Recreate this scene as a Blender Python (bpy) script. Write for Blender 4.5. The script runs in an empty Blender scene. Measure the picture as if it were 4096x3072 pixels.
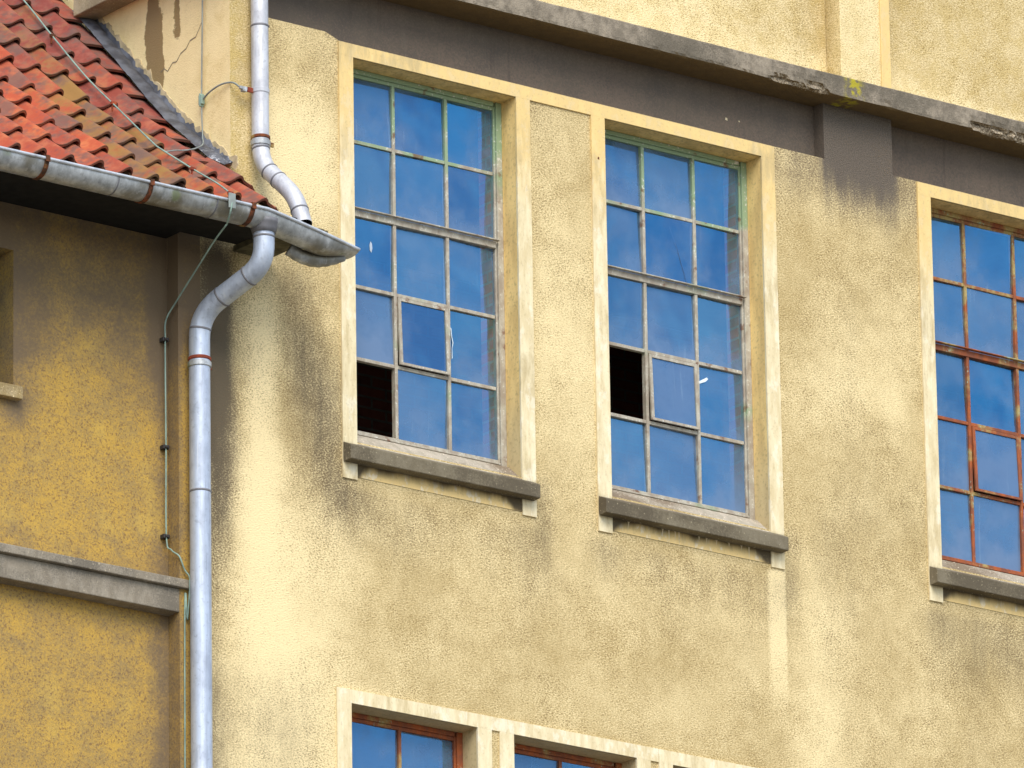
import bpy, bmesh, math, random
from mathutils import Vector, noise as mnoise
R = math.radians
sc = bpy.context.scene
C = sc.collection
random.seed(4)

# ---------------------------------------------------------------- camera
cam_d = bpy.data.cameras.new('camera'); cam = bpy.data.objects.new('camera', cam_d); C.objects.link(cam)
sc.camera = cam
yaw, pitch, roll, F = 0.652773, 0.315194, -0.016532, 37087.137
YAW, PITCH, ROLL = R(37.40124395), R(18.05930372), R(-0.94723776)
d = Vector((math.sin(YAW)*math.cos(PITCH), math.cos(YAW)*math.cos(PITCH), math.sin(PITCH)))
r = d.cross(Vector((0, 0, 1))).normalized(); u = r.cross(d)
r2 = math.cos(ROLL)*r + math.sin(ROLL)*u; u2 = -math.sin(ROLL)*r + math.cos(ROLL)*u
from mathutils import Matrix
M = Matrix((r2, u2, -d)).transposed().to_4x4()
M.translation = Vector((-32.04334, -43.48724, 1.6))
cam.matrix_world = M
cam_d.sensor_width = 36; cam_d.lens = F/4096*36
cam_d.clip_start = 0.5; cam_d.clip_end = 3000

# ---------------------------------------------------------------- sky, sun, exposure
SUN_EL, SUN_AZ = R(45), R(207)      # azimuth clockwise from +Y (the facade looks towards -Y)
w = bpy.data.worlds.new('World'); sc.world = w; w.use_nodes = True
nt = w.node_tree; sky = nt.nodes.new('ShaderNodeTexSky'); sky.sky_type = 'NISHITA'
sky.sun_disc = False; sky.sun_elevation = SUN_EL; sky.sun_rotation = SUN_AZ
sky.air_density = 1.0; sky.dust_density = 1.0; sky.ozone_density = 1.5
nt.nodes['Background'].inputs['Strength'].default_value = 0.112
tc = nt.nodes.new('ShaderNodeTexCoord'); cn = nt.nodes.new('ShaderNodeTexNoise'); nt.links.new(tc.outputs['Generated'], cn.inputs[0])
cn.inputs['Scale'].default_value = 20; cn.inputs['Detail'].default_value = 3; cn.inputs['Roughness'].default_value = .4
cr = nt.nodes.new('ShaderNodeMapRange'); cr.interpolation_type = 'SMOOTHSTEP'; nt.links.new(cn.outputs[0], cr.inputs[0])
cr.inputs[1].default_value = .22; cr.inputs[2].default_value = .80; cr.inputs[3].default_value = 0; cr.inputs[4].default_value = .60
cm = nt.nodes.new('ShaderNodeMix'); cm.data_type = 'RGBA'; nt.links.new(cr.outputs[0], cm.inputs[0]); nt.links.new(sky.outputs[0], cm.inputs[6])
cm.inputs[7].default_value = (8.2, 8.6, 9.2, 1)
nt.links.new(cm.outputs[2], nt.nodes['Background'].inputs['Color'])
sd = bpy.data.lights.new('sun', 'SUN'); sd.energy = 1.5; sd.angle = R(40); sd.color = (1, .93, .80)
so = bpy.data.objects.new('sun', sd); C.objects.link(so)
sv = Vector((math.sin(SUN_AZ)*math.cos(SUN_EL), math.cos(SUN_AZ)*math.cos(SUN_EL), math.sin(SUN_EL)))
so.rotation_euler = sv.to_track_quat('Z', 'Y').to_euler()
sc.view_settings.view_transform = 'Standard'; sc.view_settings.look = 'None'
sc.view_settings.exposure = 0.92; sc.view_settings.gamma = 1
sc.cycles.max_bounces = 8

# ---------------------------------------------------------------- helpers
def smooth(e0, e1, x):
    t = max(0, min(1, (x-e0)/(e1-e0))); return t*t*(3-2*t)
def bump1(x, c, s): return math.exp(-((x-c)/s)**2)
def N3(x, y, z=0.0, s=1.0): return mnoise.noise(Vector((x*s, y*s, z*s)))   # -1..1

class MB:
    def __init__(s): s.v = []; s.f = []; s.m = []; s.c = None
    def box(s, x0, x1, y0, y1, z0, z1, m=0):
        b = len(s.v)
        s.v += [(x, y, z) for z in (z0, z1) for y in (y0, y1) for x in (x0, x1)]
        for q in ((0,2,3,1),(4,5,7,6),(0,1,5,4),(2,6,7,3),(0,4,6,2),(1,3,7,5)):
            s.f.append(tuple(b+i for i in q)); s.m.append(m)
    def quad(s, pts, m=0):
        b = len(s.v); s.v += [tuple(p) for p in pts]; s.f.append(tuple(range(b, b+len(pts)))); s.m.append(m)
    def tube(s, path, rad, n=20, m=0, cap=True, rfun=None, flat=None):
        path = [Vector(p) for p in path]; b = len(s.v); K = len(path)
        t0 = (path[1]-path[0]).normalized()
        ref = Vector((0,0,1)) if abs(t0.z) < .8 else Vector((1,0,0))
        nx = t0.cross(ref).normalized()
        for i, p in enumerate(path):
            t = (path[min(i+1,K-1)]-path[max(i-1,0)]).normalized()
            nx = (nx - t*nx.dot(t)).normalized(); ny = t.cross(nx)
            rr = rad if rfun is None else rfun(i)
            for k in range(n):
                a = 2*math.pi*k/n
                s.v.append(tuple(p + nx*(math.cos(a)*rr) + ny*(math.sin(a)*rr)))
        for i in range(K-1):
            for k in range(n):
                k2 = (k+1) % n
                s.f.append((b+i*n+k, b+i*n+k2, b+(i+1)*n+k2, b+(i+1)*n+k)); s.m.append(m)
        if cap:
            s.f.append(tuple(b+k for k in reversed(range(n)))); s.m.append(m)
            s.f.append(tuple(b+(K-1)*n+k for k in range(n))); s.m.append(m)
    def build(s, name, mats, parent=None, sm=False, bevel=0):
        me = bpy.data.meshes.new(name); me.from_pydata(s.v, [], s.f)
        if not isinstance(mats, (list, tuple)): mats = [mats]
        for mm in mats: me.materials.append(mm)
        if len(mats) > 1: me.polygons.foreach_set('material_index', s.m)
        if sm: me.polygons.foreach_set('use_smooth', [True]*len(me.polygons))
        me.validate(); me.update()
        bm = bmesh.new(); bm.from_mesh(me); bmesh.ops.recalc_face_normals(bm, faces=bm.faces); bm.to_mesh(me); bm.free()
        o = bpy.data.objects.new(name, me); C.objects.link(o)
        if parent:
            o.parent = parent; o.matrix_parent_inverse = Matrix.Translation(-wloc(parent))
        if bevel:
            b = o.modifiers.new('b', 'BEVEL'); b.width = bevel; b.segments = 2; b.limit_method = 'ANGLE'
        return o

def wloc(o):
    v = Vector(o.location)
    return v

def thing(name, label, cat, loc=(0,0,0), group=None):
    o = bpy.data.objects.new(name, None); C.objects.link(o); o.location = loc
    o['label'] = label; o['category'] = cat
    if group: o['group'] = group
    return o
def tag(o, label, cat, group=None):
    o['label'] = label; o['category'] = cat
    if group: o['group'] = group
def smooth_path(pts, n=8):
    P = [Vector(p) for p in pts]; P = [P[0]*2-P[1]] + P + [P[-1]*2-P[-2]]; out = []
    for i in range(1, len(P)-2):
        for k in range(n):
            t = k/n
            out.append(0.5*((2*P[i]) + (P[i+1]-P[i-1])*t + (2*P[i-1]-5*P[i]+4*P[i+1]-P[i+2])*t*t + (-P[i-1]+3*P[i]-3*P[i+1]+P[i+2])*t**3))
    out.append(P[-2]); return out
def fillet(pts, rad, n=7):
    """straight runs joined by round bends"""
    P = [Vector(p) for p in pts]; out = [P[0]]
    for i in range(1, len(P)-1):
        a, b, c = P[i-1], P[i], P[i+1]
        u_ = (a-b).normalized(); v_ = (c-b).normalized()
        L = min(rad, (a-b).length*.49, (c-b).length*.49)
        p0, p1 = b+u_*L, b+v_*L
        for k in range(n+1):
            t = k/n; out.append((1-t)**2*p0 + 2*t*(1-t)*b + t*t*p1)
    out.append(P[-1]); return out

# ---------------------------------------------------------------- materials
class NT:
    def __init__(s, name):
        s.mat = bpy.data.materials.new(name); s.mat.use_nodes = True
        s.n = s.mat.node_tree.nodes; s.l = s.mat.node_tree.links
        s.b = s.n['Principled BSDF']; s.out = s.n['Material Output']
        s.geo = s.n.new('ShaderNodeNewGeometry')
        s.P = s.geo.outputs['Position']
    def put(s, sock, v):
        if isinstance(v, (int, float)): sock.default_value = v
        elif isinstance(v, tuple): sock.default_value = v if len(v) == 4 or sock.type == 'VECTOR' else v + (1,)
        else: s.l.new(v, sock)
    def map(s, scale=(1,1,1), rot=(0,0,0), src=None):
        m = s.n.new('ShaderNodeMapping'); s.l.new(src or s.P, m.inputs[0]); m.inputs['Scale'].default_value = scale
        m.inputs['Rotation'].default_value = rot; return m.outputs[0]
    def noise(s, scale, detail=3, rough=.5, vec=None, dist=0):
        m = s.n.new('ShaderNodeTexNoise'); s.l.new(vec or s.P, m.inputs['Vector'])
        m.inputs['Scale'].default_value = scale; m.inputs['Detail'].default_value = detail; m.inputs['Roughness'].default_value = rough
        m.inputs['Distortion'].default_value = dist
        return m.outputs['Fac']
    def math(s, op, a, b=0.0, c=0.0):
        m = s.n.new('ShaderNodeMath'); m.operation = op; s.put(m.inputs[0], a); s.put(m.inputs[1], b); s.put(m.inputs[2], c); return m.outputs[0]
    def ramp(s, v, lo, hi, a=0.0, b=1.0, st=True):
        m = s.n.new('ShaderNodeMapRange'); m.interpolation_type = 'SMOOTHSTEP' if st else 'LINEAR'
        s.put(m.inputs[0], v); m.inputs[1].default_value = lo; m.inputs[2].default_value = hi; m.inputs[3].default_value = a; m.inputs[4].default_value = b
        return m.outputs[0]
    def mix(s, f, a, b, bt='MIX'):
        m = s.n.new('ShaderNodeMix'); m.data_type = 'RGBA'; m.blend_type = bt
        s.put(m.inputs[0], f); s.put(m.inputs[6], a); s.put(m.inputs[7], b); return m.outputs[2]
    def attr(s, name):
        m = s.n.new('ShaderNodeAttribute'); m.attribute_name = name
        return m
    def sep(s, v):
        m = s.n.new('ShaderNodeSeparateXYZ'); s.l.new(v, m.inputs[0]); return m.outputs
    def bump(s, h, dist, strength=1.0, prev=None):
        m = s.n.new('ShaderNodeBump'); s.l.new(h, m.inputs['Height']); m.inputs['Distance'].default_value = dist
        m.inputs['Strength'].default_value = strength
        if prev: s.l.new(prev, m.inputs['Normal'])
        s.l.new(m.outputs[0], s.b.inputs['Normal']); return m.outputs[0]
    def fin(s, col, rough=.8, metal=0.0, spec=.3):
        s.put(s.b.inputs['Base Color'], col); s.put(s.b.inputs['Roughness'], rough); s.put(s.b.inputs['Metallic'], metal)
        s.put(s.b.inputs['Specular IOR Level'], spec)
        return s.mat

def mat_dash(name='pebble_dash_cream', k=1.0):
    m = NT(name)
    grain = m.noise(74, 2, .6, m.map((1, 1, 1.5), (0, .5, 0)))
    fine = m.noise(125, 2, .6)
    mid = m.noise(8, 5, .65); big = m.noise(1.5, 5, .6)
    a = m.sep(m.attr('stain').outputs['Vector'])     # x dark soot, y pale washed, z yellow
    g = m.math('ADD', m.math('MULTIPLY', m.math('SUBTRACT', grain, .5), 2.3*k), m.math('MULTIPLY', m.math('SUBTRACT', mid, .5), .8))
    g2 = m.math('MULTIPLY', m.math('ADD', g, m.math('MULTIPLY', m.math('SUBTRACT', fine, .5), 1.1*k)), m.ramp(m.noise(2.3, 4), .3, .7, .65, 1.25))
    tanm = m.math('ADD', m.math('ADD', m.math('MULTIPLY', m.math('SUBTRACT', big, .46), 1.15), m.math('MULTIPLY', a[1], -.85)), m.math('MULTIPLY', g2, .85))
    ft = m.ramp(tanm, -.80, .64)
    col = m.mix(ft, (.89, .73, .415) if k == 1 else (.98, .80, .43), (.405, .292, .122) if k == 1 else (.66, .48, .19))
    run = m.noise(5, 5, .65, m.map((3.2, 3.2, .35)))
    aa = m.math('MULTIPLY', a[0], m.math('ADD', .85, m.math('MULTIPLY', m.math('SUBTRACT', run, .5), .8)))
    if k == 1:
        fd = m.ramp(m.math('ADD', aa, m.math('MULTIPLY', g2, .50)), .05, 1.15)
    else:
        fd = m.math('MULTIPLY', m.ramp(m.math('ADD', a[0], m.math('ADD', m.math('MULTIPLY', m.math('SUBTRACT', mid, .5), 1.3), m.math('MULTIPLY', g2, .25))), .46, .62), .9)
    x3, y3, z3 = m.sep(m.P)
    col = m.mix(fd, col, m.mix(m.ramp(z3, 20.9, 21.2), (.135, .108, .072), m.mix(m.ramp(fine, .35, .65), (.105, .088, .073), (.175, .145, .115))) if k == 1 else (.25, .165, .075))
    fy = m.math('MULTIPLY', a[2], m.ramp(m.math('ADD', mid, m.math('MULTIPLY', g, .3)), .35, .65))
    col = m.mix(fy, col, (.62, .45, .13))
    pit = m.ramp(g2, .12, .75)
    col = m.mix(m.math('MULTIPLY', pit, .6), col, (.22, .14, .07))
    m.bump(m.math('ADD', grain, m.math('MULTIPLY', fine, .4)), .008, .8*k)
    return m.fin(col, .95, 0, .1)

def mat_paint(name='smooth_cream_cement', dz=0.0):      # smooth painted cement bands round the windows
    m = NT(name)
    st = m.noise(9, 6, .65, m.map((2.6, 2.6, .55)))
    pa = m.noise(14, 5, .6, m.map((1, 1, .5))); fine = m.noise(60, 3)
    big = m.noise(1.7, 3)
    x_, y_, z = m.sep(m.P)
    col = m.mix(m.ramp(st, .30, .70), (.84, .74, .50), (.68, .56, .33))
    # the ochre paint has lasted at the head of each storey; lower down it has weathered off to pale cement
    topf = m.math('ADD', m.ramp(z, 20.0-dz, 21.4-dz), m.math('MULTIPLY', m.math('SUBTRACT', pa, .5), .9))
    col = m.mix(m.ramp(topf, .3, .95), col, m.mix(m.ramp(pa, .35, .65), (.82, .60, .26), (.74, .55, .25)))
    col = m.mix(m.math('MULTIPLY', m.ramp(m.math('ADD', pa, m.math('MULTIPLY', fine, .2)), .64, .74), m.ramp(z, 21.3, 20.4, .1, .5)), col, (.90, .84, .68))
    col = m.mix(m.math('MULTIPLY', m.ramp(m.math('ADD', big, m.math('MULTIPLY', st, .5)), .78, 1.0), .6), col, (.45, .36, .2))
    a = m.sep(m.attr('stain').outputs['Vector'])
    col = m.mix(m.ramp(m.math('ADD', a[0], m.math('MULTIPLY', m.math('SUBTRACT', st, .5), .5)), .25, .95), col, (.11, .085, .05))
    col = m.mix(m.math('MULTIPLY', m.ramp(fine, .55, .75), .25), col, (.3, .22, .1))
    m.bump(m.math('ADD', st, m.math('MULTIPLY', fine, .3)), .004, .5)
    return m.fin(col, .9, 0, .15)

def mat_reveal():
    m = NT('ochre_reveal_paint')
    st = m.noise(8, 5, .6, m.map((1.5, 1.5, .4))); fine = m.noise(50, 3)
    col = m.mix(m.ramp(st, .35, .65), (.92, .66, .27), (.72, .50, .20))
    z = m.sep(m.P)[2]
    col = m.mix(m.math('MULTIPLY', m.ramp(z, 19.6, 18.9), .6), col, (.47, .41, .27))
    col = m.mix(m.math('MULTIPLY', m.ramp(fine, .5, .75), .4), col, (.25, .18, .08))
    m.bump(fine, .003, .4)
    return m.fin(col, .85, 0, .2)

def mat_frieze():
    m = NT('soot_dark_render')
    fine = m.noise(85, 3, .6); mid = m.noise(6, 5); big = m.noise(1.5, 3)
    col = m.mix(m.ramp(mid, .3, .7), (.125, .104, .086), (.142, .117, .092))
    col = m.mix(m.ramp(m.math('ADD', m.math('MULTIPLY', fine, .6), m.math('MULTIPLY', big, .4)), .42, .62), col, (.175, .135, .105))
    col = m.mix(m.ramp(m.noise(150, 1), .66, .76), col, (.27, .21, .15))
    rn_ = m.noise(6, 5, .65, m.map((3, 3, .25)))
    col = m.mix(m.math('MULTIPLY', m.ramp(rn_, .58, .74), .35), col, (.20, .165, .125))
    col = m.mix(m.math('MULTIPLY', m.ramp(rn_, .42, .28), .35), col, (.075, .062, .055))
    m.bump(fine, .006, .6)
    return m.fin(col, .95, 0, .1)

def mat_concrete(name, c0, c1, c2, sc_=1.0, top=True):
    m = NT(name)
    st = m.noise(12*sc_, 6, .65, m.map((1.4, 1.4, .8))); fine = m.noise(90, 3); big = m.noise(2.2, 4)
    col = m.mix(m.ramp(st, .35, .65), c0, c1)
    col = m.mix(m.ramp(m.math('ADD', big, m.math('MULTIPLY', fine, .35)), .60, .82), col, c2)
    col = m.mix(m.ramp(m.noise(70, 2), .64, .74), col, (c1[0]*1.9, c1[1]*1.9, c1[2]*1.8))
    m.bump(m.math('ADD', st, m.math('MULTIPLY', fine, .5)), .008, .6)
    return m.fin(col, .95, 0, .1)

def mat_cornice():
    m = NT('weathered_string_course')
    st = m.noise(12, 6, .65, m.map((1.2, 1.2, .9))); fine = m.noise(90, 3); big = m.noise(2.0, 4)
    x, y, z = m.sep(m.P)
    col = m.mix(m.ramp(st, .35, .65), (.20, .17, .13), (.33, .28, .215))
    col = m.mix(m.ramp(m.math('ADD', big, m.math('MULTIPLY', fine, .35)), .62, .86), col, (.15, .13, .10))
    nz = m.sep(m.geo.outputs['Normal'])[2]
    # the underside is browner and darker
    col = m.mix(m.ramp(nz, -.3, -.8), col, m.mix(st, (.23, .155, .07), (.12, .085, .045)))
    ch = m.sep(m.attr('stain').outputs['Vector'])[0]
    col = m.mix(m.ramp(m.math('ADD', ch, m.math('SUBTRACT', fine, .5)), .35, .6), col, m.mix(m.ramp(fine, .35, .7), (.16, .12, .08), (.55, .46, .33)))
    col = m.mix(m.math('MULTIPLY', m.math('MULTIPLY', m.ramp(x, 3.78, 3.86), m.ramp(x, 3.99, 3.90)), m.ramp(m.noise(25, 3), .4, .6)), col, (.42, .36, .04))
    m.bump(m.math('ADD', st, m.math('MULTIPLY', fine, .6)), .012, .7)
    return m.fin(col, .95, 0, .1)

def mat_gold():
    m = NT('golden_yellow_render')
    n1 = m.noise(60, 3, .65); n2 = m.noise(6, 6, .6); n3 = m.noise(1.6, 4); n4 = m.noise(20, 4, .7)
    a = m.sep(m.attr('stain').outputs['Vector'])
    col = m.mix(m.ramp(m.math('ADD', m.math('MULTIPLY', n2, .5), m.math('MULTIPLY', m.noise(85, 3, .65), .7)), .44, .78), (.53, .33, .072), (.34, .235, .095))
    col = m.mix(m.math('MULTIPLY', m.ramp(m.noise(3.5, 4), .55, .7), .4), col, (.62, .42, .10))
    sp = m.ramp(m.math('ADD', m.noise(95, 2, .6), m.math('MULTIPLY', n1, .55)), .80, .96)
    col = m.mix(m.math('MULTIPLY', sp, .65), col, (.16, .09, .055))
    dk = m.math('ADD', a[0], m.math('ADD', m.math('MULTIPLY', m.math('SUBTRACT', n2, .5), .6), m.math('MULTIPLY', m.math('SUBTRACT', n1, .5), .8)))
    col = m.mix(m.ramp(dk, .10, 1.2), col, (.185, .135, .085))
    m.bump(m.math('ADD', n1, n4), .006, .5)
    return m.fin(col, .95, 0, .1)

def mat_zinc(name, base, lo, moss=0.0, rough=.42):
    m = NT(name)
    st = m.noise(7, 6, .65, m.map((1.5, 1.5, .8))); sp = m.noise(40, 3); big = m.noise(3.2, 4)
    col = m.mix(m.ramp(st, .35, .68), base, lo)
    col = m.mix(m.math('MULTIPLY', m.ramp(sp, .58, .7), .35), col, (lo[0]*.6, lo[1]*.6, lo[2]*.6))
    if moss:
        col = m.mix(m.math('MULTIPLY', m.ramp(big, .50, .66), moss), col, (.17, .15, .10))
        col = m.mix(m.math('MULTIPLY', m.ramp(m.noise(5, 3), .60, .70), moss*.8), col, (.22, .27, .12))
    rv = m.noise(6, 5, .65, m.map((5, 5, .3)))
    col = m.mix(m.math('MULTIPLY', m.ramp(rv, .52, .70), .45), col, (lo[0]*.62, lo[1]*.62, lo[2]*.62))
    col = m.mix(m.math('MULTIPLY', m.ramp(rv, .44, .30), .35), col, (.78, .80, .82))
    m.bump(m.noise(4, 3), .012, .5, m.bump(st, .003, .35))
    return m.fin(col, m.ramp(st, .3, .7, rough-.08, rough+.15, False), .35, .5)

def mat_rust(name='rusty_iron', c0=(.20, .06, .025), c1=(.07, .035, .02), c2=(.33, .22, .08)):
    m = NT(name)
    n = m.noise(30, 5); n2 = m.noise(9, 4)
    col = m.mix(m.ramp(n, .35, .6), c0, c1); col = m.mix(m.ramp(n2, .56, .68), col, c2)
    m.bump(n, .002, .5)
    return m.fin(col, .85, 0, .2)

def mat_frame(rusty=False):
    m = NT('rusting_steel_frame' if rusty else 'verdigris_steel_frame')
    n = m.noise(16, 6, .7, m.map((1, 1, .6))); n2 = m.noise(5, 4); f = m.noise(60, 3)
    x, y, z = m.sep(m.P)
    if rusty:
        col = m.mix(m.ramp(n, .35, .6), (.40, .105, .03), (.22, .075, .04))
        col = m.mix(m.ramp(m.math('ADD', n2, m.ramp(z, 20.0, 21.3, 0, .12)), .50, .62), col, m.mix(m.ramp(n, .4, .6), (.40, .31, .12), (.27, .10, .045)))
        col = m.mix(m.ramp(m.math('ADD', f, m.math('MULTIPLY', n2, .5)), .90, 1.0), col, (.33, .42, .33))
    else:
        col = m.mix(m.ramp(n, .35, .65), (.33, .28, .22), (.48, .45, .37))
        grn = m.math('ADD', m.ramp(z, 20.6, 21.35, 0, .5), m.math('MULTIPLY', n2, .9))
        col = m.mix(m.math('MULTIPLY', m.ramp(grn, .52, .72), .9), col, (.25, .36, .21))
        col = m.mix(m.ramp(m.math('ADD', f, m.math('MULTIPLY', n, .5)), .86, .98), col, (.62, .61, .55))
        col = m.mix(m.math('MULTIPLY', m.ramp(m.noise(11, 4), .62, .7), .8), col, (.17, .075, .04))
    m.bump(n, .003, .5)
    return m.fin(col, .75, 0, .3)

def mat_glass():
    m = NT('dusty_old_glass')
    a = m.sep(m.attr('pane').outputs['Vector'])      # x grime, y tint
    cl = m.noise(2.6, 4, .6); st = m.noise(5, 4, .6, m.map((6, 6, .35))); fine = m.noise(60, 2)
    gl = m.n.new('ShaderNodeBsdfGlossy')
    gcol = m.mix(a[1], (.09, .50, 1.0), (.22, .62, 1.0))
    m.put(gl.inputs['Color'], gcol)
    m.put(gl.inputs['Roughness'], .03)
    bm_ = m.n.new('ShaderNodeBump'); m.l.new(m.noise(1.8, 2), bm_.inputs['Height']); bm_.inputs['Distance'].default_value = .01; bm_.inputs['Strength'].default_value = .5
    m.l.new(bm_.outputs[0], gl.inputs['Normal'])
    tr = m.n.new('ShaderNodeBsdfTransparent'); tr.inputs[0].default_value = (.97, .97, .97, 1)
    mx = m.n.new('ShaderNodeMixShader'); mx.inputs[0].default_value = .345
    m.l.new(tr.outputs[0], mx.inputs[1]); m.l.new(gl.outputs[0], mx.inputs[2])
    df = m.n.new('ShaderNodeBsdfDiffuse'); m.put(df.inputs[0], m.mix(m.ramp(st, .6, .85), (.15, .23, .38), (.30, .39, .52)))
    g = m.math('ADD', m.math('MULTIPLY', m.ramp(cl, .38, .66), .30), m.math('MULTIPLY', a[0], 1.0))
    g = m.math('ADD', g, m.math('MULTIPLY', m.ramp(st, .72, .85), .04))
    g = m.math('ADD', g, m.math('MULTIPLY', m.ramp(m.math('ADD', a[2], m.math('MULTIPLY', m.math('SUBTRACT', cl, .5), 1.2)), .45, 1.25), .42))
    m2 = m.n.new('ShaderNodeMixShader'); m.l.new(m.math('MINIMUM', g, .9), m2.inputs[0])
    m.l.new(mx.outputs[0], m2.inputs[1]); m.l.new(df.outputs[0], m2.inputs[2])
    m.l.new(m2.outputs[0], m.out.inputs[0])
    return m.mat

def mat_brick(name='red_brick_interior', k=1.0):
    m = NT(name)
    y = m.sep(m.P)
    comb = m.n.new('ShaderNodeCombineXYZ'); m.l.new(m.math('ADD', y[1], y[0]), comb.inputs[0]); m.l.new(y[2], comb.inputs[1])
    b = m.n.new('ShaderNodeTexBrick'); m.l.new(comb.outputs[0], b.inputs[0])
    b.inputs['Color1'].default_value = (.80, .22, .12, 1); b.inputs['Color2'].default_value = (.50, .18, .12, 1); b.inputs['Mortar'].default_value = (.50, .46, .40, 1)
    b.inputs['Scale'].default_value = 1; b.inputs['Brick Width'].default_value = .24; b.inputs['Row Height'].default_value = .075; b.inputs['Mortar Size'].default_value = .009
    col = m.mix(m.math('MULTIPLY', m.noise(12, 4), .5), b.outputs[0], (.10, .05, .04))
    if k < 1: col = m.mix(1-k, col, (.012, .010, .010))  # darkness of the unlit room mixed into the brick colour
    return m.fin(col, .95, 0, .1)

def mat_tile():
    m = NT('clay_pantile')
    a = m.attr('tone').outputs['Color']; n = m.noise(9, 5, .6); n2 = m.noise(28, 4); n3 = m.noise(4, 4)
    t = m.sep(m.attr('tone').outputs['Vector'])
    col = m.mix(t[0], (.43, .088, .042), (.22, .056, .045))          # orange to dull purple red
    col = m.mix(m.ramp(n, .40, .68), col, m.mix(t[0], (.52, .155, .065), (.29, .10, .08)))
    col = m.mix(m.math('MULTIPLY', m.ramp(m.noise(16, 3), .56, .66), .5), col, m.mix(t[0], (.34, .07, .05), (.13, .06, .06)))
    moss = m.math('ADD', t[1], m.math('SUBTRACT', m.math('ADD', m.math('MULTIPLY', n, .8), m.math('MULTIPLY', n2, .4)), .75))
    col = m.mix(m.math('MULTIPLY', m.ramp(moss, .12, .55), .85), col, m.mix(m.ramp(n3, .4, .6), (.27, .165, .05), (.20, .12, .07)))
    soot = m.ramp(m.math('ADD', n3, m.math('MULTIPLY', n2, .4)), .66, .86)
    col = m.mix(m.math('MULTIPLY', soot, .75), col, (.15, .095, .08))
    edge = m.ramp(t[2], .82, 1.0)       # shade under the tile edge put into the lip colour
    col = m.mix(m.math('MULTIPLY', edge, .75), col, (.10, .06, .04))
    m.bump(m.math('ADD', n2, n), .004, .5)
    return m.fin(col, .85, 0, .15)

def mat_lead():
    m = NT('lead_flashing')
    n = m.noise(10, 5); f = m.noise(34, 4, .7)
    z = m.sep(m.P)[2]
    col = m.mix(m.ramp(n, .35, .65), (.065, .068, .082), (.14, .15, .18))
    wh = m.math('MULTIPLY', m.ramp(z, 20.75, 20.35), m.ramp(f, .52, .66))
    col = m.mix(wh, col, (.68, .70, .74))
    m.bump(n, .02, .6)
    return m.fin(col, .6, .2, .4)

def mat_plain(name, c, rough=.8, metal=0.0, var=.3):
    m = NT(name); n = m.noise(15, 5)
    return m.fin(m.mix(m.ramp(n, .3, .7), c, tuple(x*(1-var) for x in c)), rough, metal, .3)

DASH = mat_dash(); PAINT = mat_paint(); APRON = mat_paint('ochre_cement_apron', 2.9); REVEAL = mat_reveal(); FRIEZE = mat_frieze(); CORN = mat_cornice()
SILL = mat_concrete('grey_green_sill', (.175, .148, .10), (.215, .185, .13), (.12, .10, .07))
SILLTOP = mat_concrete('pale_sill_top', (.36, .32, .25), (.48, .42, .34), (.22, .17, .12))
LEDGE = mat_concrete('grey_cement_ledge', (.33, .29, .23), (.25, .215, .165), (.17, .15, .12))
GOLD = mat_gold(); ZINC = mat_zinc('zinc_pipe', (.52, .585, .70), (.38, .43, .53)); ZINCG = mat_zinc('zinc_gutter', (.53, .555, .575), (.30, .315, .32), .85)
ZINCW = mat_zinc('whitewashed_zinc_pipe', (.66, .67, .70), (.47, .48, .52), .12, .5)
SEAM = mat_plain('solder_seam', (.22, .22, .24), .6, .2); RUST = mat_rust(); REDRUST = mat_rust('red_oxide_iron', (.36, .075, .03), (.22, .05, .03), (.30, .12, .06))
FRG = mat_frame(); FRR = mat_frame(True); GLASS = mat_glass(); BRICK = mat_brick(); DIMBRICK = mat_brick('dim_brick_interior', .26); TILE = mat_tile(); LEAD = mat_lead()
WIRE = mat_plain('copper_green_wire', (.30, .42, .36), .6, .2); WIREG = mat_plain('grey_wire', (.32, .36, .34), .6, .2)
CLIP = mat_plain('dark_iron_clip', (.06, .055, .055), .6, .3); WOOD = mat_plain('weathered_dark_board', (.016, .015, .013), .9, 0, .5)
WOODG = mat_plain('mossy_board', (.16, .14, .075), .9, 0, .6); MORTAR = mat_plain('crumbling_mortar', (.62, .50, .30), .95, 0, .4)
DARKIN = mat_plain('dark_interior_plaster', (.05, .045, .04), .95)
PATCH = mat_plain('grey_bare_render', (.30, .25, .17), .95, 0, .35)

# ================================================================= ground
def ground():
    m = NT('ground_gravel_asphalt'); n = m.noise(.8, 5); n2 = m.noise(20, 3)
    mt = m.fin(m.mix(m.ramp(m.math('ADD', m.math('MULTIPLY', n, .6), m.math('MULTIPLY', n2, .4)), .35, .65), (.13, .12, .10), (.20, .185, .155)), .95)
    b = MB(); b.quad([(-900, -900, 0), (900, -900, 0), (900, 900, 0), (-900, 900, 0)])
    o = b.build('ground', mt); o['kind'] = 'structure'
ground()

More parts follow.
